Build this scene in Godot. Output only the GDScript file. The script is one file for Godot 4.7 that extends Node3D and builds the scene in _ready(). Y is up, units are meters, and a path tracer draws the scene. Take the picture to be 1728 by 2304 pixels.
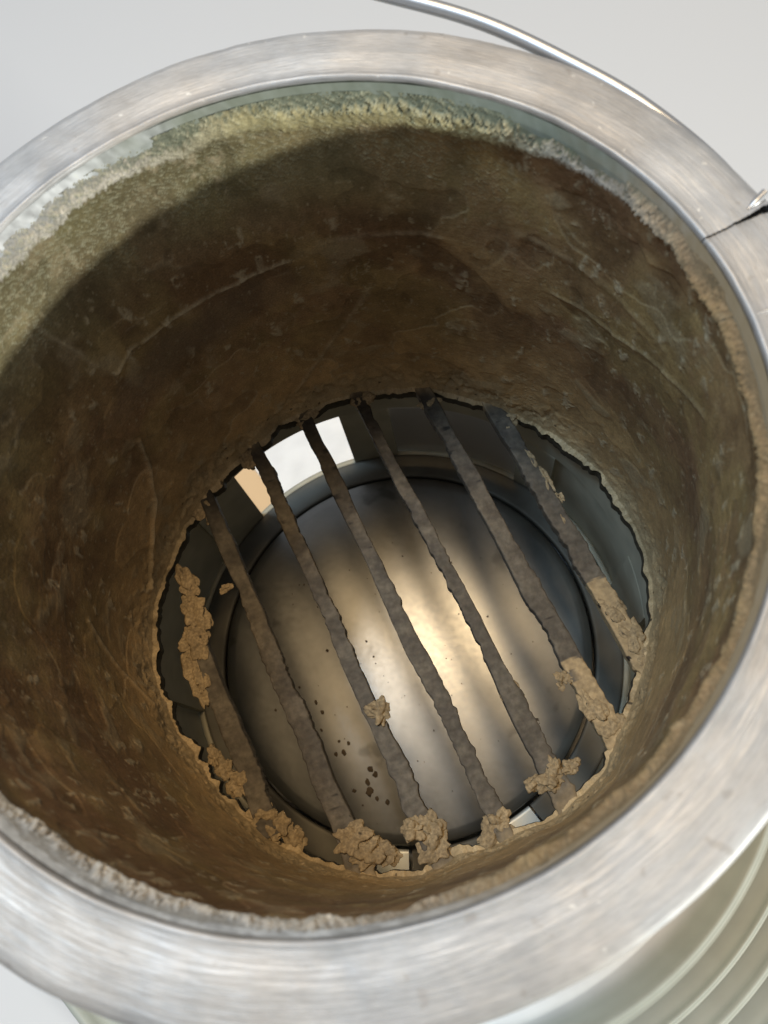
extends Node3D
# A round steel canister seen from above through its mouth: caked wall, grate bars, and a pan with a shiny dome below.
# All shapes are written in units of the mouth's inner radius and scaled to metres by S; y = 0 is the top of the rim.

const S := 0.06
const DEEP := -1.81            # level of the grate
const SEAM := -0.006           # azimuth of the open seam in the rim

var _col := Color.WHITE        # vertex colour (linear) set by the shape functions
var n_big := FastNoiseLite.new()
var n_mid := FastNoiseLite.new()
var n_fine := FastNoiseLite.new()
var n_cell := FastNoiseLite.new()
var n_pit := FastNoiseLite.new()
var n_line := FastNoiseLite.new()
var n_soft := FastNoiseLite.new()
var M := {}


func _ready() -> void:
	# ---- camera, surroundings, lamps, exposure
	var cam := Camera3D.new()
	cam.name = "camera"
	cam.transform = Transform3D(Basis(Vector3(0.90186, -0.10818, 0.41827), Vector3(0.42941, 0.33109, -0.84023), Vector3(-0.04759, 0.93738, 0.34505)), Vector3(0, 1.6001, 0.8446) * S)
	cam.near = 0.005
	cam.far = 20.0
	var lens := CameraAttributesPhysical.new()
	lens.frustum_focal_length = 12.0 / tan(deg_to_rad(32.0))
	lens.frustum_focus_distance = 3.2 * S
	lens.exposure_aperture = 20.0
	lens.frustum_near = 0.005
	lens.frustum_far = 20.0
	cam.attributes = lens
	cam.fov = 64.0
	add_child(cam)

	var env := Environment.new()
	env.background_mode = Environment.BG_COLOR
	env.background_color = Color(0.30, 0.31, 0.32).linear_to_srgb()
	env.tonemap_mode = Environment.TONE_MAPPER_LINEAR
	env.tonemap_exposure = 1.0
	env.sdfgi_enabled = true
	env.ssao_enabled = true
	env.ssil_enabled = true
	var we := WorldEnvironment.new()
	we.name = "surroundings"
	we.environment = env
	add_child(we)

	lamp("ceiling_lamp", Vector3(1.3, 13.0, -2.4), Vector3(0.0, -2.6, 0.1), Vector2(2.6, 2.6), Color(1.0, 0.86, 0.65), 0.43)
	lamp("skylight", Vector3(-4.4, 12.0, -3.3), Vector3(-0.4, -2.6, 0.0), Vector2(2.8, 2.8), Color(0.78, 0.90, 1.0), 0.48)
	lamp("low_window", Vector3(7.0, 2.15, 13.2), Vector3(0, 0.0, 0), Vector2(2.2, 0.30), Color(1.0, 0.99, 0.94), 0.75)

	noises()
	materials()

	# ---- the surface it stands on
	var top := grid(2, 2, false, func(u: float, v: float) -> Vector3: return Vector3((u - 0.5) * 160.0, -3.05, (v - 0.5) * 160.0))
	var table := piece("tabletop", top, M.table, self)
	table.set_meta("kind", "structure")

	# ---- the pan with its dome
	var pan := thing("base_pan", "pale ridged metal pan with a shiny domed centre under the canister", "pan")
	make_pan(pan)

	# ---- the canister
	var can := thing("steel_canister", "open round steel canister with caked brown wall, grate and wire handle", "canister")
	make_rim(can)
	make_wall(can)
	make_skirt(can)
	make_bars(can)
	make_residue(can)
	make_handle(can)


# ------------------------------------------------------------------ helpers
func thing(called: String, label: String, category: String) -> Node3D:
	var o := Node3D.new()
	o.name = called
	o.position = Vector3(0, -3.05 * S, 0)
	o.set_meta("label", label)
	o.set_meta("category", category)
	add_child(o, true)
	return o


func piece(called: String, mesh: Mesh, mat: Material, parent: Node3D) -> MeshInstance3D:
	var o := MeshInstance3D.new()
	o.name = called
	o.mesh = mesh
	o.material_override = mat
	o.cast_shadow = GeometryInstance3D.SHADOW_CASTING_SETTING_ON
	if parent != self:
		var p: Node = parent
		while p != null and p.get_parent() != self:
			p = p.get_parent()
		if parent == p:
			o.position = Vector3(0, 3.05 * S, 0)   # things stand on their base; shapes are written from the rim's level
	parent.add_child(o, true)
	return o


func lamp(called: String, at: Vector3, aim: Vector3, size: Vector2, tint: Color, e: float) -> void:
	var l := AreaLight3D.new()
	l.name = called
	l.area_size = size * S
	l.light_color = tint
	l.area_normalize_energy = true
	l.light_energy = e * pow((at - aim).length() * S, 2.0)
	l.area_range = 10.0
	l.area_attenuation = 2.0
	l.shadow_enabled = true
	l.look_at_from_position(at * S, aim * S, Vector3.UP)
	add_child(l)


func noise_set(n: FastNoiseLite, sd: int, freq: float, octaves: int, kind := FastNoiseLite.TYPE_SIMPLEX_SMOOTH) -> void:
	n.seed = sd
	n.noise_type = kind
	n.frequency = freq
	n.fractal_type = FastNoiseLite.FRACTAL_FBM if octaves > 1 else FastNoiseLite.FRACTAL_NONE
	n.fractal_octaves = octaves


func noises() -> void:
	noise_set(n_big, 3, 1.7, 4)
	noise_set(n_mid, 11, 6.0, 4)
	noise_set(n_fine, 23, 26.0, 3)
	noise_set(n_cell, 31, 11.0, 1, FastNoiseLite.TYPE_CELLULAR)
	n_cell.cellular_return_type = FastNoiseLite.RETURN_DISTANCE
	noise_set(n_pit, 41, 16.0, 1, FastNoiseLite.TYPE_CELLULAR)
	n_pit.cellular_return_type = FastNoiseLite.RETURN_DISTANCE
	noise_set(n_soft, 61, 1.0, 1)
	noise_set(n_line, 53, 3.0, 3)


func tex(sd: int, freq: float, octaves: int, lo: float, hi: float, side := 512) -> NoiseTexture2D:
	var t := NoiseTexture2D.new()
	t.width = side
	t.height = side
	t.seamless = true
	var n := FastNoiseLite.new()
	noise_set(n, sd, freq, octaves)
	t.noise = n
	var g := Gradient.new()
	g.set_color(0, Color(lo, lo, lo))
	g.set_color(1, Color(hi, hi, hi))
	t.color_ramp = g
	return t


func mat(called: String, rough: float, metal: float, tint := Color.WHITE, painted := true) -> StandardMaterial3D:
	var m := StandardMaterial3D.new()
	m.resource_name = called
	m.roughness = rough
	m.metallic = metal
	m.albedo_color = tint.linear_to_srgb()
	m.vertex_color_use_as_albedo = painted
	return m


func relief(m: StandardMaterial3D, t: Texture2D, cm: float, per_unit: float) -> void:
	m.heightmap_enabled = true
	m.heightmap_texture = t
	m.heightmap_scale = cm
	m.uv1_triplanar = true
	m.uv1_scale = Vector3.ONE * per_unit / S


func materials() -> void:
	M.table = mat("white_table", 0.55, 0.0, Color(0.67, 0.685, 0.71), false)
	M.steel = mat("scuffed_steel", 1.0, 0.82)
	M.steel.roughness_texture = tex(5, 0.02, 4, 0.50, 0.78)
	M.steel.heightmap_enabled = true
	M.steel.heightmap_texture = tex(6, 0.02, 4, 0.0, 1.0, 1024)
	M.steel.heightmap_scale = 0.003
	M.steel.uv1_scale = Vector3(3, 3.3, 1)
	M.lip = mat("stained_lip", 0.42, 0.0)
	M.wire = mat("dull_wire", 0.42, 0.9, Color(0.50, 0.51, 0.53), false)
	M.caked = mat("caked_residue", 0.62, 0.0)
	M.caked.metallic_specular = 0.42
	relief(M.caked, tex(8, 0.03, 4, 0.0, 1.0), 0.010, 2.2)
	M.caked.albedo_texture = tex(71, 0.045, 5, 0.72, 1.0, 1024)
	M.clump = mat("dried_residue", 0.8, 0.0)
	relief(M.clump, tex(9, 0.04, 4, 0.0, 1.0), 0.012, 3.0)
	M.clump.albedo_texture = tex(73, 0.04, 5, 0.6, 1.0)
	M.bar = mat("grimy_bar", 0.75, 0.15)
	relief(M.bar, tex(10, 0.03, 5, 0.0, 1.0), 0.016, 1.6)
	M.bar.albedo_texture = tex(72, 0.035, 5, 0.74, 1.0)
	M.skirt = mat("grey_sheet_metal", 0.6, 0.25)
	M.plate = mat("polished_grey_plate", 0.30, 0.35, Color(0.55, 0.53, 0.50), false)
	M.pale = mat("painted_light_floor", 0.4, 0.3, Color(0.55, 0.56, 0.52), false)
	M.tan = mat("tan_sheet_tint", 0.6, 0.0, Color(0.80, 0.55, 0.30), false)
	M.dome = mat("satin_dome", 0.40, 0.95)
	M.dome.roughness_texture = tex(14, 0.03, 4, 0.85, 1.0)
	M.dome.uv1_triplanar = true
	M.dome.uv1_scale = Vector3.ONE * 1.5 / S
	M.enamel = mat("pale_green_enamel", 0.55, 0.0)
	M.enamel.metallic_specular = 0.5
	M.dirt = mat("dark_specks", 0.85, 0.0, Color(0.075, 0.055, 0.035), false)


func grid(nu: int, nv: int, closed: bool, f: Callable, flip := false) -> ArrayMesh:
	# a sheet of nu x nv points; f(u, v) gives the point in units and leaves its colour in _col
	var v := PackedVector3Array()
	var c := PackedColorArray()
	var uv := PackedVector2Array()
	v.resize(nu * nv)
	c.resize(nu * nv)
	uv.resize(nu * nv)
	_col = Color.WHITE
	var du := float(nu - 1)
	for j in nv:
		for i in nu:
			var a := i / du
			var b := j / float(nv - 1)
			var k := j * nu + i
			v[k] = (f.call(0.0 if closed and i == nu - 1 else a, b) as Vector3) * S
			c[k] = _col
			uv[k] = Vector2(a, b)
	var n := PackedVector3Array()
	n.resize(nu * nv)
	for j in nv:
		for i in nu:
			var i0 := i - 1
			var i1 := i + 1
			if closed:
				if i0 < 0: i0 = nu - 2
				if i1 > nu - 1: i1 = 1
			else:
				i0 = maxi(i0, 0)
				i1 = mini(i1, nu - 1)
			var t := v[j * nu + i1] - v[j * nu + i0]
			var s := v[mini(j + 1, nv - 1) * nu + i] - v[maxi(j - 1, 0) * nu + i]
			var m := s.cross(t) if not flip else t.cross(s)
			n[j * nu + i] = m.normalized() if m.length_squared() > 0.0 else Vector3.UP
	var ix := PackedInt32Array()
	ix.resize((nu - 1) * (nv - 1) * 6)
	var q := 0
	for j in nv - 1:
		for i in nu - 1:
			var a := j * nu + i
			var b := a + 1
			var d := a + nu
			var e := d + 1
			var tri := [a, d, b, b, d, e] if flip else [a, b, d, b, e, d]
			for x in 6:
				ix[q + x] = tri[x]
			q += 6
	var arr := []
	arr.resize(Mesh.ARRAY_MAX)
	arr[Mesh.ARRAY_VERTEX] = v
	arr[Mesh.ARRAY_NORMAL] = n
	arr[Mesh.ARRAY_COLOR] = c
	arr[Mesh.ARRAY_TEX_UV] = uv
	arr[Mesh.ARRAY_INDEX] = ix
	var mesh := ArrayMesh.new()
	mesh.add_surface_from_arrays(Mesh.PRIMITIVE_TRIANGLES, arr)
	return mesh


func profile(pts: Array, nv: int) -> PackedVector2Array:
	# an open polyline of (r, y) resampled to nv points by length
	var total := 0.0
	for i in pts.size() - 1:
		total += (pts[i + 1] - pts[i]).length()
	var out := PackedVector2Array()
	var seg := 0
	var done := 0.0
	for j in nv:
		var want := total * j / (nv - 1)
		while seg < pts.size() - 2 and done + (pts[seg + 1] - pts[seg]).length() < want:
			done += (pts[seg + 1] - pts[seg]).length()
			seg += 1
		var l: float = (pts[seg + 1] - pts[seg]).length()
		out.append(pts[seg].lerp(pts[seg + 1], clampf((want - done) / l, 0, 1)))
	return out


func smooth(pts: Array, times := 2) -> Array:
	# Chaikin corner cutting
	var p := pts
	for k in times:
		var o := [p[0]]
		for i in p.size() - 1:
			o.append(p[i].lerp(p[i + 1], 0.25))
			o.append(p[i].lerp(p[i + 1], 0.75))
		o.append(p[p.size() - 1])
		p = o
	return p


func spin(pts: Array, nu: int, nv: int, a0 := 0.0, a1 := TAU, paint: Variant = null, flip := false) -> ArrayMesh:
	var pr := profile(pts, nv)
	return grid(nu, nv, is_equal_approx(a1 - a0, TAU), func(u: float, v: float) -> Vector3:
		var p := pr[int(round(v * (nv - 1)))]
		var a := lerpf(a0, a1, u)
		if paint != null:
			_col = paint.call(a, p.x, p.y)
		return Vector3(cos(a) * p.x, p.y, sin(a) * p.x), flip)


func tube(path: PackedVector3Array, radius: Callable, nu := 16) -> ArrayMesh:
	var nv := path.size()
	return grid(nu, nv, true, func(u: float, v: float) -> Vector3:
		var j := int(round(v * (nv - 1)))
		var d := (path[mini(j + 1, nv - 1)] - path[maxi(j - 1, 0)]).normalized()
		var side := d.cross(Vector3.UP)
		if side.length() < 0.05: side = d.cross(Vector3.RIGHT)
		side = side.normalized()
		var up := side.cross(d)
		return path[j] + (side * cos(u * TAU) + up * sin(u * TAU)) * float(radius.call(v)))


func n3(n: FastNoiseLite, p: Vector3) -> float:
	return n.get_noise_3d(p.x, p.y, p.z)


func polar(a: float, r: float, y: float) -> Vector3:
	return Vector3(cos(a) * r, y, sin(a) * r)


# ------------------------------------------------------------------ pan
func make_pan(t: Node3D) -> void:
	var pts := [Vector2(1.14, -2.95), Vector2(1.85, -2.96), Vector2(1.93, -2.93), Vector2(1.96, -2.89), Vector2(1.985, -2.895), Vector2(2.0, -2.92), Vector2(2.09, -2.91), Vector2(2.10, -2.88), Vector2(2.115, -2.88), Vector2(2.13, -2.91), Vector2(2.21, -2.90),
		Vector2(2.225, -2.865), Vector2(2.245, -2.865), Vector2(2.26, -2.89), Vector2(2.36, -2.89), Vector2(2.385, -2.83), Vector2(2.425, -2.83), Vector2(2.44, -2.88), Vector2(2.43, -3.04)]
	piece("ridged_flange", spin(smooth(pts, 2), 361, 180, 0.0, TAU, func(a: float, r: float, y: float) -> Color:
		var k := 1.0 + 0.1 * n3(n_mid, polar(a, r, y))
		var c := Color(0.95, 0.95, 0.94).lerp(Color(0.39, 0.42, 0.38), smoothstep(1.80, 1.90, r))  # inner zone whitened: bright light seen through the open vent, put into colour
		return c * k), M.enamel, t)
	var dome_pts := []
	for i in 41:
		var q := i / 40.0
		var y := -2.655 - 0.065 * q * q
		if q > 0.94:
			y -= 0.010 * pow((q - 0.94) / 0.06, 2.0)
		dome_pts.append(Vector2(0.001 + 0.969 * q, y))
	dome_pts.append(Vector2(0.975, -2.80))
	dome_pts.append(Vector2(0.975, -2.95))
	var dome := piece("dome", spin(dome_pts, 361, 160, 0.0, TAU, func(a: float, r: float, y: float) -> Color:
		var p := polar(a, r, y)
		var k := 0.93 + 0.16 * n3(n_big, p) + 0.10 * n3(n_mid, p) + 0.05 * n3(n_fine, p)
		k *= 1.0 - 0.35 * smoothstep(0.15, 0.4, n3(n_mid, p * 0.7 + Vector3(2, 0, 6))) * smoothstep(0.0, 0.3, n3(n_big, p + Vector3(0, 0, 4)))
		return Color(0.27, 0.272, 0.268) * k), M.dome, t)
	# dried splashes on the dome
	var st := SurfaceTool.new()
	st.begin(Mesh.PRIMITIVE_TRIANGLES)
	var spots := [[-0.59, -0.05, 9], [-0.54, 0.06, 13], [-0.53, 0.12, 13], [-0.57, 0.2, 8], [-0.51, 0.29, 9], [-0.47, 0.32, 11], [-0.55, 0.34, 12], [-0.51, 0.35, 14], [-0.42, 0.48, 17], [-0.41, 0.515, 19], [-0.46, 0.53, 16],
		[-0.54, 0.54, 13], [-0.47, 0.575, 22], [-0.41, 0.66, 12], [-0.53, 0.62, 7], [-0.38, -0.16, 9], [-0.75, 0.0, 7], [-0.17, -0.11, 8], [-0.17, -0.02, 7], [-0.45, 0.62, 12], [0.05, 0.3, 6], [-0.05, 0.45, 6], [0.46, 0.05, 7], [0.44, 0.62, 10], [0.2, -0.45, 6], [-0.35, -0.55, 7], [0.42, -0.3, 6]]
	var rng := RandomNumberGenerator.new()
	rng.seed = 8
	for k in 60:
		spots.append([rng.randf_range(-0.7, 0.7), rng.randf_range(-0.6, 0.75), rng.randf_range(2.0, 4.5)])
	for s in spots:
		var rr: float = s[2] * 0.00075
		var at := Vector3(s[0], -2.655 - 0.065 * (s[0] * s[0] + s[1] * s[1]) / 0.94, s[1])
		var blob := lump(at, Vector3(rr * rng.randf_range(0.8, 1.2), 0.006, rr * rng.randf_range(0.9, 1.6)), int(rng.randi() % 900), 0.35, 10, 6, Color.BLACK)
		st.append_from(blob, 0, Transform3D())
	piece("dried_splashes", st.commit(), M.dirt, dome).set_meta("kind", "stuff")


# ------------------------------------------------------------------ rim
func rim_paint(a: float, r: float, y: float) -> Color:
	var p := polar(a, r, y)
	var streak := n_fine.get_noise_2d(a * 0.9, r * 11.0)
	var spot := n3(n_mid, p * 0.9)
	var k := 0.51 + 0.08 * n3(n_big, p * 1.3) + 0.06 * streak + 0.09 * spot
	var c := Color(1.0, 0.965, 0.93).lerp(Color(0.94, 0.965, 1.0), smoothstep(-0.3, 0.3, n3(n_big, p * 0.7 + Vector3(9, 0, 0)))) * k
	if r < 0.9985 and y < -0.012 and y > -0.13:
		var w := wrapf(a, -PI, PI)
		var smear := n_fine.get_noise_2d(a * 0.9 + y * 0.35, y * 0.5) + 0.5 * n_mid.get_noise_2d(a * 1.2, y * 1.0)
		var lip := Color(0.70, 0.75, 0.80) * (0.95 + 0.5 * smear)
		lip = lip.lerp(Color(0.24, 0.28, 0.21), 0.85 * smoothstep(-1.9, -1.4, w + 0.2 * spot) * smoothstep(0.1, -0.4, w))
		lip = lip.lerp(Color(0.36, 0.28, 0.17), 0.95 * smoothstep(-0.5, 0.05, w + 0.2 * spot) * smoothstep(2.0, 1.4, w))
		return lip
	if n3(n_fine, p * 0.8) > 0.66:
		c = c.lerp(Color(0.85, 0.84, 0.8), 0.6)
	if n3(n_mid, p * 1.7 + Vector3(4, 0, 2)) > 0.52:
		c = c.lerp(Color(0.33, 0.30, 0.27), 0.35)
	return c


func make_rim(t: Node3D) -> void:
	var pr := profile([Vector2(0.9965, -0.012), Vector2(0.998, -0.004), Vector2(1.002, 0.0025), Vector2(1.007, 0.0035), Vector2(1.014, 0.001), Vector2(1.03, 0.0), Vector2(1.08, 0.003), Vector2(1.15, 0.0), Vector2(1.166, -0.004), Vector2(1.176, -0.014), Vector2(1.178, -0.03), Vector2(1.176, -0.12)], 90)
	var rim := piece("rim", grid(1441, 90, false, func(u: float, v: float) -> Vector3:
		var p := pr[int(round(v * 89))]
		var out := clampf((p.x - 1.0) / 0.176, 0.0, 1.0)
		var jag := 0.003 * n_fine.get_noise_1d(out * 3.0)
		var half := 0.0006 + 0.0042 * out * out
		var a := lerpf(SEAM + half + jag, SEAM + TAU - half * 0.6 + jag, u)
		var y := p.y
		var left := (1.0 - u) * TAU            # the end before the seam curls up a little at its outer corner
		y += 0.016 * exp(-left / 0.025) * smoothstep(0.35, 1.0, out)
		y -= 0.006 * exp(-u * TAU / 0.03)
		var dent := n3(n_big, polar(a, p.x, 0.0) * 1.6) * 0.004 + n3(n_mid, polar(a, p.x, 0.0)) * 0.0012
		_col = rim_paint(a, p.x, y)
		return polar(a, p.x + dent * 0.4, y + dent)), M.steel, t)
	piece("mouth_lip", spin([Vector2(0.992, -0.10), Vector2(0.9885, -0.075), Vector2(0.990, -0.045), Vector2(0.9962, -0.0125)], 1081, 40, 0.0, TAU, func(a: float, r: float, y: float) -> Color: return rim_paint(a, r, y)), M.lip, t)
	# the bright rolled corner of the sheet at the seam, and an added dark sheet for the shade in the gap
	var roll := PackedVector3Array()
	for i in 14:
		var q := i / 13.0
		roll.append(Vector3(lerpf(1.12, 1.172, q), 0.005 + 0.009 * q, -0.022 - 0.016 * q))
	piece("rolled_edge", tube(roll, func(v: float) -> float: return 0.004 + 0.006 * smoothstep(0.0, 0.5, v), 18), M.wire, rim)
	piece("gap_shade_sheet", spin([Vector2(1.003, -0.03), Vector2(1.17, -0.03)], 12, 8, SEAM - 0.06, SEAM + 0.06, func(_a: float, _r: float, _y: float) -> Color: return Color(0.09, 0.085, 0.08)), M.bar, rim)
	var crease := PackedVector3Array()
	for i in 12:
		var q := i / 11.0
		crease.append(polar(0.212 - 0.012 * q, lerpf(1.012, 1.13, q), 0.002))
	piece("crease", tube(crease, func(v: float) -> float: return 0.006 * sin(PI * clampf(v, 0.03, 0.97)), 10), M.wire, rim)
	piece("outer_wall", spin([Vector2(1.172, -0.11), Vector2(1.168, -0.2), Vector2(1.165, -1.95), Vector2(1.163, -2.0)], 181, 40, 0.0, TAU, func(a: float, r: float, y: float) -> Color: return rim_paint(a, r, y)), M.steel, t)


# ------------------------------------------------------------------ inner wall
var hole_deg := [-180, -167, -159, -140, -124, -112, -102, -90, -77, -63, -51, -37, -26, -13, 0, 12, 23, 34, 45, 55, 65, 75, 85, 97, 110, 123, 136, 150, 166, 180]
var hole_r := [0.985, 1.008, 1.01, 0.985, 0.982, 0.985, 0.992, 1.01, 1.018, 1.036, 1.036, 1.027, 1.05, 1.075, 1.085, 1.09, 1.08, 1.049, 1.036, 1.027, 1.045, 1.028, 0.992, 0.984, 1.018, 1.013, 1.003, 0.984, 0.97, 0.985]


func edge_smooth(a: float) -> float:
	var d := rad_to_deg(wrapf(a, -PI, PI))
	var i := 0
	while i < hole_deg.size() - 2 and hole_deg[i + 1] < d:
		i += 1
	return lerpf(hole_r[i], hole_r[i + 1], smoothstep(0.0, 1.0, (d - hole_deg[i]) / float(hole_deg[i + 1] - hole_deg[i])))


func edge_r(a: float) -> float:
	var r := edge_smooth(a)
	var p := polar(a, 1.0, 0.0)
	var mask := smoothstep(-0.2, 0.35, n3(n_big, p * 1.7 + Vector3(3, 0, 0)))
	return r + 0.030 * n3(n_mid, p * 0.8) + (0.002 + 0.030 * mask) * n3(n_fine, p * 0.45) + 0.008 * mask * n3(n_fine, p * 1.4) + 0.005


# dried drips and scratches on the wall: (azimuth, height) runs, half width, height, tone
var runs := [
	[[Vector2(-2.07, -0.73), Vector2(-1.99, -0.71), Vector2(-1.92, -0.73), Vector2(-1.74, -0.73), Vector2(-1.57, -0.75), Vector2(-1.37, -0.73)], 0.010, 0.014, 1.0],
	[[Vector2(-1.2, -0.66), Vector2(-1.03, -0.65), Vector2(-0.84, -0.63)], 0.014, 0.010, 0.5],
	[[Vector2(-0.44, -0.71), Vector2(-0.21, -0.7), Vector2(0.02, -0.58), Vector2(0.24, -0.45)], 0.012, 0.010, 0.45],
	[[Vector2(-1.11, -0.96), Vector2(-1.21, -1.17), Vector2(-1.36, -1.4), Vector2(-1.52, -1.62)], 0.012, 0.008, 0.7],
	[[Vector2(-2.18, -1.11), Vector2(-2.22, -1.28), Vector2(-2.3, -1.45), Vector2(-2.44, -1.59), Vector2(-2.6, -1.72)], 0.012, 0.03, 1.0],
	[[Vector2(-2.86, -1.18), Vector2(-3.0, -1.45), Vector2(-3.1, -1.66)], 0.012, 0.016, 0.8],
	[[Vector2(-2.15, -0.30), Vector2(-2.15, -0.39), Vector2(-2.14, -0.48), Vector2(-2.12, -0.54), Vector2(-2.1, -0.64)], 0.008, 0.008, 0.7],
	[[Vector2(-0.56, -0.49), Vector2(-0.38, -0.49), Vector2(-0.2, -0.49), Vector2(0.0, -0.48)], 0.02, 0.008, 0.3],
	[[Vector2(2.3, -0.9), Vector2(2.15, -1.3), Vector2(2.1, -1.6)], 0.03, 0.01, 0.3],
	[[Vector2(-1.75, -1.0), Vector2(-1.8, -1.25), Vector2(-1.9, -1.5)], 0.02, 0.008, 0.3],
]


func run_at(a: float, y: float) -> Vector2:
	var best := Vector2.ZERO
	for r in runs:
		var pts: Array = r[0]
		var w: float = r[1]
		for i in pts.size() - 1:
			var p: Vector2 = pts[i]
			var q: Vector2 = pts[i + 1]
			if a < minf(p.x, q.x) - 0.08 or a > maxf(p.x, q.x) + 0.08 or y < minf(p.y, q.y) - 0.08 or y > maxf(p.y, q.y) + 0.08:
				continue
			var e := q - p
			var s := clampf((Vector2(a, y) - p).dot(e) / e.length_squared(), 0.0, 1.0)
			var k := exp(-pow((Vector2(a, y) - p - e * s).length() / w, 2.0))
			if k > 0.02:
				best = Vector2(maxf(best.x, k * r[2]), maxf(best.y, k * r[3]))
	return best


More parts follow.
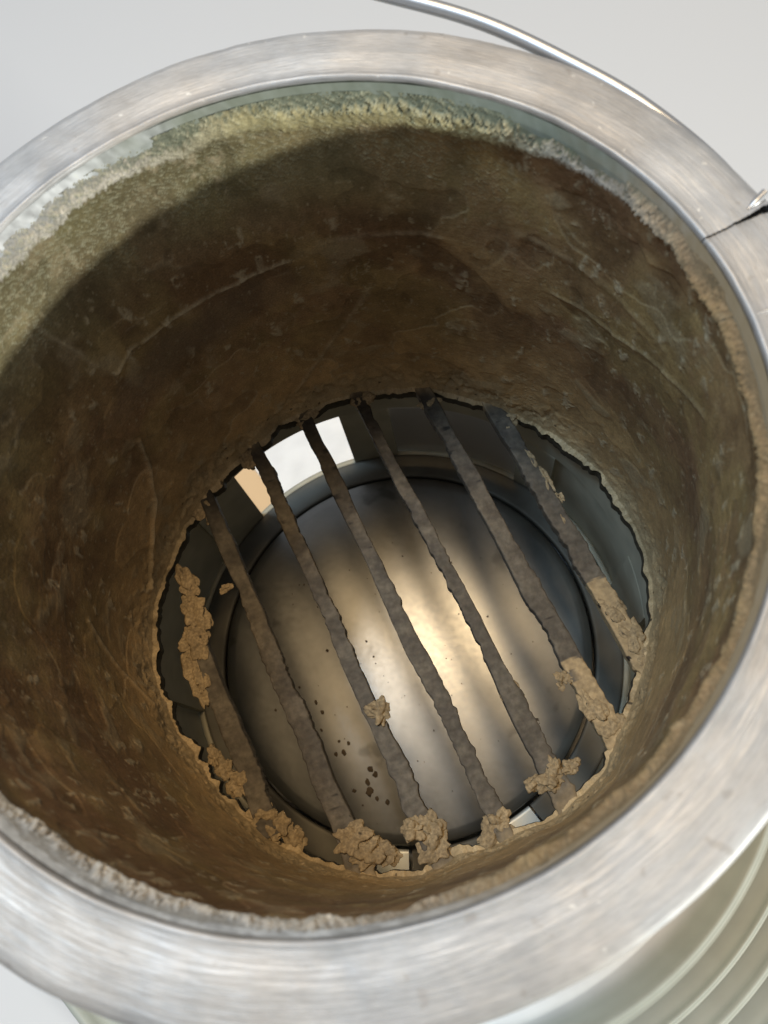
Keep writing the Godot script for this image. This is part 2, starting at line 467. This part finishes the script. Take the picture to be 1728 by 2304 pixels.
func make_wall(t: Node3D) -> void:
	var nv := 430
	var pr := profile([Vector2(0.994, -0.035), Vector2(0.987, -0.065), Vector2(0.982, -0.09), Vector2(0.985, -0.115), Vector2(1.0, -0.2), Vector2(1.0, -1.72), Vector2(0.985, -1.77), Vector2(0.97, -1.80), Vector2(0.93, -1.81)], nv)
	var wall := piece("inner_wall", grid(1201, nv, true, func(u: float, v: float) -> Vector3:
		var p := pr[int(round(v * (nv - 1)))]
		var a := wrapf(u * TAU, -PI, PI)
		var y := p.y
		var flat := Vector3(cos(a), y, sin(a))
		var big := n3(n_big, flat)
		var tall := Vector3(flat.x, y * 0.6, flat.z)
		var mid := n3(n_mid, tall)
		var fine := n3(n_fine, tall)
		var cell := n3(n_cell, tall + Vector3(mid, fine, mid) * 0.05)
		# the wall widens to just outside the hole, then turns in to its ragged edge
		var foot := edge_smooth(a) + 0.034
		var r := p.x + (foot - 1.0) * smoothstep(-0.15, -1.72, y)
		var ledge := smoothstep(-1.72, -1.81, y)
		if p.x < 1.0 and y < -1.0:
			r = lerpf(foot, edge_r(a), clampf((1.0 - p.x) / 0.07, 0.0, 1.0))
		# skin: brown film, olive film, pale veils, specks
		var dark := Color(0.175, 0.112, 0.058)
		var tan := Color(0.36, 0.26, 0.135)
		var olive := Color(0.235, 0.19, 0.082)
		var film := smoothstep(-0.25, 0.35, big + 0.55 * mid)
		var c := dark.lerp(tan, 0.55 * film)
		c = c.lerp(olive, 0.75 * smoothstep(-0.1, 0.3, n3(n_big, flat * 0.8 + Vector3(7, 1, 3)) + 0.25 * mid) * 0.6)
		c = c.lerp(Color(0.20, 0.125, 0.078), 0.4 * smoothstep(0.05, 0.3, n3(n_big, flat * 1.3 + Vector3(1, 6, 9)) + 0.2 * fine))
		c = c.lerp(tan * 1.22, smoothstep(-0.95, -1.75, y + 0.3 * big - 0.35 * smoothstep(-0.2, 0.8, a) * smoothstep(2.5, 1.9, a)) * 0.85)
		c = c.lerp(Color(0.17, 0.185, 0.115), 0.65 * smoothstep(-0.75, -0.2, y + 0.2 * big) * smoothstep(0.2, -0.6, a + 0.7 + 0.2 * mid))  # greenish tint of the lit upper wall: cool light put into the colour
		c *= Color(1.56, 1.47, 1.36) * (1.0 + 0.24 * mid + 0.22 * fine)
		var h := 0.007 * big + 0.003 * mid + 0.0010 * fine
		# thin dried sheets with a lifted edge
		var sheet := n3(n_line, flat * 0.62 + Vector3(0, 4, 2)) + 0.1 * mid
		var lift := exp(-pow(sheet / 0.018, 2.0)) * smoothstep(0.0, 0.2, n3(n_big, flat + Vector3(5, 5, 0)))
		c = c.lerp(Color(0.60, 0.50, 0.33), 0.35 * lift)
		c *= 1.0 + 0.10 * signf(sheet)
		h += 0.0025 * smoothstep(-0.03, 0.03, sheet)
		# splashes
		var big_cell := n3(n_cell, tall * 0.5 + Vector3(4, 0, 1) + Vector3(fine, mid, fine) * 0.10)
		var speck := maxf(smoothstep(-0.72, -0.88, cell) * smoothstep(-0.25, 0.1, n3(n_big, flat * 1.5 + Vector3(2, 5, 8))), 0.6 * smoothstep(-0.84, -0.92, big_cell) * smoothstep(-0.1, 0.15, n3(n_big, flat * 1.2 + Vector3(8, 2, 5))))
		c = c.lerp(Color(0.66, 0.56, 0.38), 0.7 * speck)
		h += 0.003 * speck
		var dust := smoothstep(0.38, 0.6, n3(n_fine, tall * 1.3 + Vector3(3, 1, 4)))
		c = c.lerp(Color(0.66, 0.57, 0.38), 0.5 * dust)
		var veil := smoothstep(0.08, 0.3, n3(n_mid, flat * 0.6 + Vector3(3, 3, 3))) * smoothstep(-0.05, 0.25, n3(n_line, flat + Vector3(0, 9, 0)))
		c = c.lerp(Color(0.56, 0.46, 0.29), 0.45 * veil)
		h += 0.003 * veil
		var pool := smoothstep(0.03, 0.0, pow((a + 1.75) * 0.30, 2.0) + pow((y + 0.87 - 0.05 * (a + 1.75) + 0.05 * mid) * 1.15, 2.0)) * smoothstep(-0.72, -0.745, y + 0.01 * mid)
		c = c.lerp(Color(0.20, 0.145, 0.095), 0.6 * pool)
		var run := run_at(a + 0.02 * mid, y + 0.012 * mid)
		c = c.lerp(Color(0.68, 0.58, 0.40), 0.6 * run.y * (0.7 + 0.9 * fine))
		h += 0.45 * run.x
		# what clings to the lip: steel shows through on one side, a yellow fringe at the back, a tan film at the right
		var back := smoothstep(-1.75, -1.3, a) * smoothstep(-0.35, -0.75, a)
		var right := smoothstep(-0.5, 0.1, a) * smoothstep(2.1, 1.5, a)
		var sag := 0.035 * n_mid.get_noise_2d(a * 0.5, 77.0)
		var teeth := n_fine.get_noise_2d(a * 2.6, y * 0.9) + 0.6 * n_fine.get_noise_2d(a * 8.0, y * 2.0)
		var low_edge := smoothstep(-0.112 - 0.045 * back, -0.096 - 0.02 * back, y + 0.014 * teeth + sag)
		var top_edge := smoothstep(-0.055, -0.088, y + (0.034 - 0.02 * right) * teeth + 1.3 * sag)
		var crust := low_edge * top_edge
		var pale := Color(0.85, 0.82, 0.74).lerp(Color(0.66, 0.60, 0.33), back).lerp(Color(0.42, 0.31, 0.17), right)
		if y > -0.25:
			c = c.lerp(pale * (1.0 + 0.35 * fine + 0.2 * teeth), 0.9 * crust)
			var patchy := smoothstep(-0.3, 0.25, n_line.get_noise_2d(a * 1.6, 30.0) + 0.4 * back + 0.35 * right + 0.4 * smoothstep(1.7, 2.1, absf(a)))
			crust *= 0.15 + 0.85 * patchy
			var near_side := smoothstep(1.2, 1.9, a) + smoothstep(-2.9, -3.1, a)
			h += crust * (0.003 + 0.008 * clampf(near_side, 0.0, 1.0) + 0.005 * right + 0.006 * back + 0.003 * right + 0.006 * mid + 0.003 * fine * (1.0 - 0.85 * right))
			var film2 := Color(0.55, 0.56, 0.55).lerp(Color(0.27, 0.30, 0.22), smoothstep(-2.0, -1.5, a) * smoothstep(0.1, -0.4, a)).lerp(Color(0.36, 0.27, 0.16), right)
			c = c.lerp(film2, (1.0 - top_edge) * smoothstep(-0.11, -0.085, y))
		var fleck := smoothstep(0.12, 0.32, n_fine.get_noise_2d(a * 1.3, y * 4.0 + 3.0 * a)) * smoothstep(-0.42, -0.2, y + 0.2 * mid) * smoothstep(-0.4, -0.9, a)
		c = c.lerp(Color(0.62, 0.62, 0.44), 0.55 * fleck)
		h += 0.003 * fleck
		# pale lumpy residue near the grate
		var low := smoothstep(-1.56, -1.76, y + 0.12 * mid + 0.08 * big)
		c = c.lerp(Color(0.58, 0.45, 0.265) * (1.0 + 0.4 * mid + 0.3 * fine), 0.8 * low)
		h += low * (0.016 * mid + 0.009 * fine)
		if low > 0.5 and n3(n_pit, flat + Vector3(0.04, 0.02, 0.0) * mid) < -0.90:
			c = c.lerp(Color(0.03, 0.02, 0.012), 0.85)
		_col = c
		var inward := 1.0 - ledge
		return Vector3(cos(a) * (r - h * inward), y + h * ledge, sin(a) * (r - h * inward)), true), M.caked, t)
	# the underside of the ledge, from the ragged edge back to the skirt
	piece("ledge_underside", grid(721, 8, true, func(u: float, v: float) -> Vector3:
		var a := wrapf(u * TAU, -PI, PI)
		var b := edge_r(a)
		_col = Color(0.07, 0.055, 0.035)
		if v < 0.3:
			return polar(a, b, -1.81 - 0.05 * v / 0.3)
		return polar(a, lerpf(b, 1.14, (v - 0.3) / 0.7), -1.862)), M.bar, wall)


# ------------------------------------------------------------------ vented skirt
func arc_sheet(a0: float, a1: float, y0: float, y1: float, r: float, thick: float) -> ArrayMesh:
	var n := maxi(4, int((a1 - a0) / 0.03))
	var ring := [Vector2(r, y0), Vector2(r, y1), Vector2(r + thick, y1), Vector2(r + thick, y0), Vector2(r, y0)]
	var pr := profile(ring, 41)
	var body := grid(n, 41, false, func(u: float, v: float) -> Vector3:
		var p := pr[int(round(v * 40))]
		var a := lerpf(a0, a1, u)
		var q := polar(a, p.x, p.y)
		_col = Color(0.44, 0.41, 0.315) * (1.0 + 0.25 * n3(n_mid, q))
		return q)
	var st := SurfaceTool.new()
	st.begin(Mesh.PRIMITIVE_TRIANGLES)
	st.append_from(body, 0, Transform3D())
	for a in [a0, a1]:
		var cap := grid(2, 2, false, func(u: float, v: float) -> Vector3:
			_col = Color(0.44, 0.41, 0.315)
			return polar(a, r + thick * u, lerpf(y0, y1, v)))
		st.append_from(cap, 0, Transform3D())
	return st.commit()


func make_skirt(t: Node3D) -> void:
	var sk := piece("vented_skirt", arc_sheet(0.0, TAU - 0.0001, -2.15, -1.87, 1.13, 0.03), M.skirt, t)
	piece("skirt_sill", arc_sheet(0.0, TAU - 0.0001, -2.945, -2.762, 1.13, 0.03), M.skirt, sk)
	# openings: only the one at -95 degrees is open; the others have a cover plate
	var opens := [[-111.3, -79.8], [-67.0, -32.0], [-21.0, 9.0], [24.0, 54.0], [69.0, 99.0], [114.0, 144.0], [160.0, 189.0], [205.0, 234.0]]
	for i in opens.size():
		var e: float = deg_to_rad(opens[i][1])
		var nx: float = deg_to_rad(opens[(i + 1) % opens.size()][0] + (360.0 if i == opens.size() - 1 else 0.0))
		piece("post", arc_sheet(e, nx, -2.764, -2.148, 1.131, 0.028), M.skirt, sk)
		if i == 0:
			continue
		var cover := piece("cover_plate", arc_sheet(deg_to_rad(opens[i][0]) - 0.02, e + 0.02, -2.80, -2.10 if i != 1 else -2.19, 1.166, 0.012), M.plate if i == 1 else M.skirt, sk)
		cover.set_meta("label", "grey plate closing one opening of the skirt")
	# an added tan sheet, giving the warm tone at the left of the open one
	piece("added_tan_sheet", spin([Vector2(1.165, -2.93), Vector2(1.165, -2.915), Vector2(1.64, -2.90), Vector2(1.64, -2.915)], 14, 16, deg_to_rad(-114.0), deg_to_rad(-104.5)), M.tan, sk)
	# the floor ring round the dome, two plates painted paler as patches of light
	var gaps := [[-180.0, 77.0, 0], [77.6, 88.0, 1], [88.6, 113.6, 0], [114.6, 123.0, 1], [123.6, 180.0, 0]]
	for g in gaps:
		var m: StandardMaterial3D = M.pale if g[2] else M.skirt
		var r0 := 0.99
		piece("floor_ring" if not g[2] else "painted_light_plate", spin([Vector2(r0, -2.79), Vector2(r0, -2.752), Vector2(r0 + 0.006, -2.748), Vector2(1.128, -2.748), Vector2(1.128, -2.79)], maxi(6, int((g[1] - g[0]) * 0.8)), 20, deg_to_rad(g[0]), deg_to_rad(g[1]), func(a: float, r: float, y: float) -> Color:
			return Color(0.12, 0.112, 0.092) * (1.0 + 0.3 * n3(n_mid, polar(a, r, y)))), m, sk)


# ------------------------------------------------------------------ grate bars
func make_bars(t: Node3D) -> void:
	# x of the middle, width at the far end, the middle and the near end
	var bars := [[-0.795, 0.072, 0.10, 0.110, -0.22, 0.62], [-0.525, 0.074, 0.095, 0.115, -2.0, 2.0], [-0.232, 0.078, 0.078, 0.100, -2.0, 2.0], [0.036, 0.076, 0.086, 0.088, -2.0, 2.0], [0.305, 0.066, 0.075, 0.108, -2.0, 2.0], [0.588, 0.078, 0.098, 0.108, -2.0, 2.0], [0.838, 0.080, 0.105, 0.09, -2.0, 2.0]]
	for i in bars.size():
		var b: Array = bars[i]
		var x0: float = b[0]
		var reach := sqrt(maxf(0.05, 1.09 * 1.09 - x0 * x0))
		var z0 := maxf(-reach, b[4])
		var z1 := minf(reach, b[5])
		var nv := 260
		var off := Vector3(i * 3.7, 0, 0)
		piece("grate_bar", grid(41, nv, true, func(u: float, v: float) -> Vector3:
			var z := lerpf(z0, z1, v)
			var w: float = lerpf(b[1], b[2], clampf((z + 0.9) / 1.2, 0, 1)) if z < 0.3 else lerpf(b[2], b[3], clampf((z - 0.3) / 0.5, 0, 1))
			w *= 0.435
			var sq := u * TAU
			var cx := signf(cos(sq)) * pow(absf(cos(sq)), 0.22)
			var cy := signf(sin(sq)) * pow(absf(sin(sq)), 0.22)
			var side := 1.0 if cx > 0 else -1.0
			var q := Vector3(x0, 0, z) + off
			var loose := smoothstep(-0.25, 0.35, n_big.get_noise_2d(z * 0.9 + i * 7.0, side * 9.0) + 0.25 * z)
			var wav := 0.010 * n_mid.get_noise_2d(z * 0.35 + i * 5.0, side * 3.0) + loose * (0.012 * n_mid.get_noise_2d(z * 1.1 + i * 5.0, side * 5.0) + 0.008 * n_fine.get_noise_2d(z * 0.8 + i * 5.0, side * 3.0))
			var sway := 0.008 * n_big.get_noise_2d(z, i * 4.0)
			var p := Vector3(x0 + sway + cx * (w + wav), -1.825 + cy * 0.032, z)
			var fine := n3(n_fine, p + off)
			var mid := n3(n_mid, p + off)
			p.y += (0.004 * mid + 0.003 * fine) * (1.0 if cy > 0 else 0.0)
			var c := Color(0.195, 0.165, 0.128).lerp(Color(0.275, 0.235, 0.18), smoothstep(-0.2, 0.4, mid))
			c *= 1.0 + 0.35 * fine
			if n3(n_pit, p * 1.3 + off) < -0.94: c *= 0.25
			c *= 0.66 * lerpf(0.45, 1.0, smoothstep(-0.85, -0.1, z + 0.3 * mid))  # tone gets darker towards the far end of each bar
			var ends := smoothstep(0.88, 1.0, absf(z) / reach + 0.06 * mid)
			c = c.lerp(Color(0.50, 0.375, 0.215), 0.85 * ends)
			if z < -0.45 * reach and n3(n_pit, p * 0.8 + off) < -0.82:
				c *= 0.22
			if i >= 5 and z > (0.55 if i == 5 else 0.25) + 0.1 * mid:
				c = Color(0.50, 0.375, 0.215) * (1.0 + 0.3 * fine)
				if n3(n_pit, p * 0.8 + off) < -0.86: c = Color(0.02, 0.012, 0.008)
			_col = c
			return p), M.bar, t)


# ------------------------------------------------------------------ residue clumps
func lump(at: Vector3, rad: Vector3, sd: int, rough: float, nu := 40, nv := 26, tint := Color(0.50, 0.375, 0.215)) -> ArrayMesh:
	var off := Vector3(sd * 1.37, sd * 0.71, sd * 2.13)
	return grid(nu + 1, nv, true, func(u: float, v: float) -> Vector3:
		var a := u * TAU
		var b := (v - 0.5) * PI
		var d := Vector3(cos(a) * cos(b), sin(b), sin(a) * cos(b))
		var k := 1.0 + rough * (1.2 * n3(n_soft, d * 0.9 + off) + 0.42 * n3(n_soft, d * 2.2 + off) + 0.13 * n3(n_soft, d * 5.0 + off))
		var p := at + d * rad * k
		_col = tint * (1.0 + 0.35 * n3(n_mid, p) + 0.25 * n3(n_fine, p))
		if n3(n_pit, p * 1.1 + off) < -0.91:
			_col = _col * 0.10
		return p)


func make_residue(t: Node3D) -> void:
	# each cluster: a list of lumps (x, y, z, radii)
	var clusters := [
		[[-0.745, -1.79, -0.5, 0.05, 0.03, 0.09], [-0.765, -1.785, -0.36, 0.062, 0.035, 0.10], [-0.80, -1.785, -0.25, 0.07, 0.035, 0.10], [-0.845, -1.79, -0.13, 0.05, 0.035, 0.11], [-0.86, -1.79, -0.04, 0.032, 0.03, 0.07]],
		[[-0.87, -1.79, 0.31, 0.045, 0.04, 0.06], [-0.85, -1.79, 0.38, 0.05, 0.035, 0.06], [-0.90, -1.80, 0.24, 0.03, 0.03, 0.05]],
		[[-0.80, -1.79, 0.535, 0.06, 0.03, 0.05], [-0.755, -1.79, 0.60, 0.055, 0.03, 0.05], [-0.71, -1.80, 0.67, 0.045, 0.03, 0.05]],
		[[-0.50, -1.775, 0.76, 0.085, 0.04, 0.06], [-0.47, -1.775, 0.83, 0.085, 0.04, 0.06], [-0.40, -1.78, 0.87, 0.05, 0.035, 0.045]],
		[[-0.27, -1.77, 0.83, 0.055, 0.04, 0.045], [-0.21, -1.775, 0.85, 0.05, 0.035, 0.06], [-0.23, -1.785, 0.92, 0.07, 0.035, 0.06]],
		[[0.03, -1.785, 0.93, 0.055, 0.03, 0.05], [0.0, -1.79, 0.97, 0.08, 0.03, 0.05]],
		[[0.285, -1.775, 0.89, 0.06, 0.035, 0.05], [0.33, -1.78, 0.86, 0.03, 0.035, 0.05], [0.22, -1.785, 0.88, 0.035, 0.03, 0.035], [0.38, -1.79, 0.88, 0.05, 0.025, 0.03]],
		[[0.575, -1.785, 0.72, 0.05, 0.025, 0.09], [0.60, -1.79, 0.82, 0.055, 0.025, 0.09]],
		[[0.515, -1.785, 0.565, 0.028, 0.025, 0.03], [0.545, -1.785, 0.585, 0.025, 0.022, 0.025], [0.50, -1.79, 0.59, 0.018, 0.015, 0.02]],
		[[0.862, -1.785, -0.34, 0.016, 0.014, 0.05], [0.872, -1.785, -0.22, 0.02, 0.018, 0.07], [0.885, -1.785, -0.12, 0.018, 0.016, 0.03]],
		[[0.85, -1.785, -0.03, 0.014, 0.014, 0.04]],
		[[0.845, -1.785, 0.42, 0.05, 0.022, 0.10], [0.85, -1.785, 0.55, 0.05, 0.022, 0.08], [0.86, -1.79, 0.64, 0.06, 0.022, 0.06]],
		[[-0.205, -1.775, 0.375, 0.048, 0.035, 0.058]],
		[[0.305, -1.79, 0.55, 0.045, 0.010, 0.07]],
		[[-0.56, -1.79, -0.80, 0.05, 0.022, 0.06], [-0.54, -1.795, -0.74, 0.03, 0.015, 0.05]],
		[[-0.27, -1.79, -0.93, 0.05, 0.022, 0.06]],
		[[0.04, -1.79, -0.99, 0.06, 0.02, 0.04]],
		[[0.32, -1.79, -0.95, 0.05, 0.02, 0.05]],
		[[0.58, -1.79, -0.80, 0.05, 0.02, 0.05]],
		[[0.86, -1.79, -0.55, 0.05, 0.02, 0.05]],
		[[-0.60, -1.80, -0.41, 0.035, 0.012, 0.02]],
	]
	var sd := 1
	for cl in clusters:
		var st := SurfaceTool.new()
		st.begin(Mesh.PRIMITIVE_TRIANGLES)
		for l in cl:
			st.append_from(lump(Vector3(l[0], l[1] - 0.014, l[2]), Vector3(l[3] * 0.78, l[4] * 0.5, l[5] * 0.78), sd, 0.6), 0, Transform3D())
			sd += 1
		piece("residue_clump", st.commit(), M.clump, t)


# ------------------------------------------------------------------ handle
func make_handle(t: Node3D) -> void:
	# the bail as it lies back: a bent wire, out of true, from one side of the body to the other
	var knots := [Vector3(1.20, -0.30, 0.05), Vector3(1.215, -0.16, -0.02), Vector3(1.207, -0.100, -0.188), Vector3(1.127, -0.061, -0.442), Vector3(1.016, -0.037, -0.66), Vector3(0.885, -0.015, -0.865), Vector3(0.72, 0.006, -1.045), Vector3(0.45, 0.05, -1.28), Vector3(0.0, 0.10, -1.60), Vector3(-0.5, 0.09, -1.56), Vector3(-0.98, 0.0, -1.02), Vector3(-1.2, -0.1, -0.3), Vector3(-1.21, -0.3, 0.05)]
	var path := PackedVector3Array()
	for k in knots.size() - 1:
		var a: Vector3 = knots[maxi(k - 1, 0)]
		var b: Vector3 = knots[k]
		var c: Vector3 = knots[k + 1]
		var d: Vector3 = knots[mini(k + 2, knots.size() - 1)]
		for j in 14:
			path.append(b.cubic_interpolate(c, a, d, j / 14.0))
	path.append(knots[knots.size() - 1])
	piece("wire_handle", tube(path, func(_v: float) -> float: return 0.019, 20), M.wire, t)
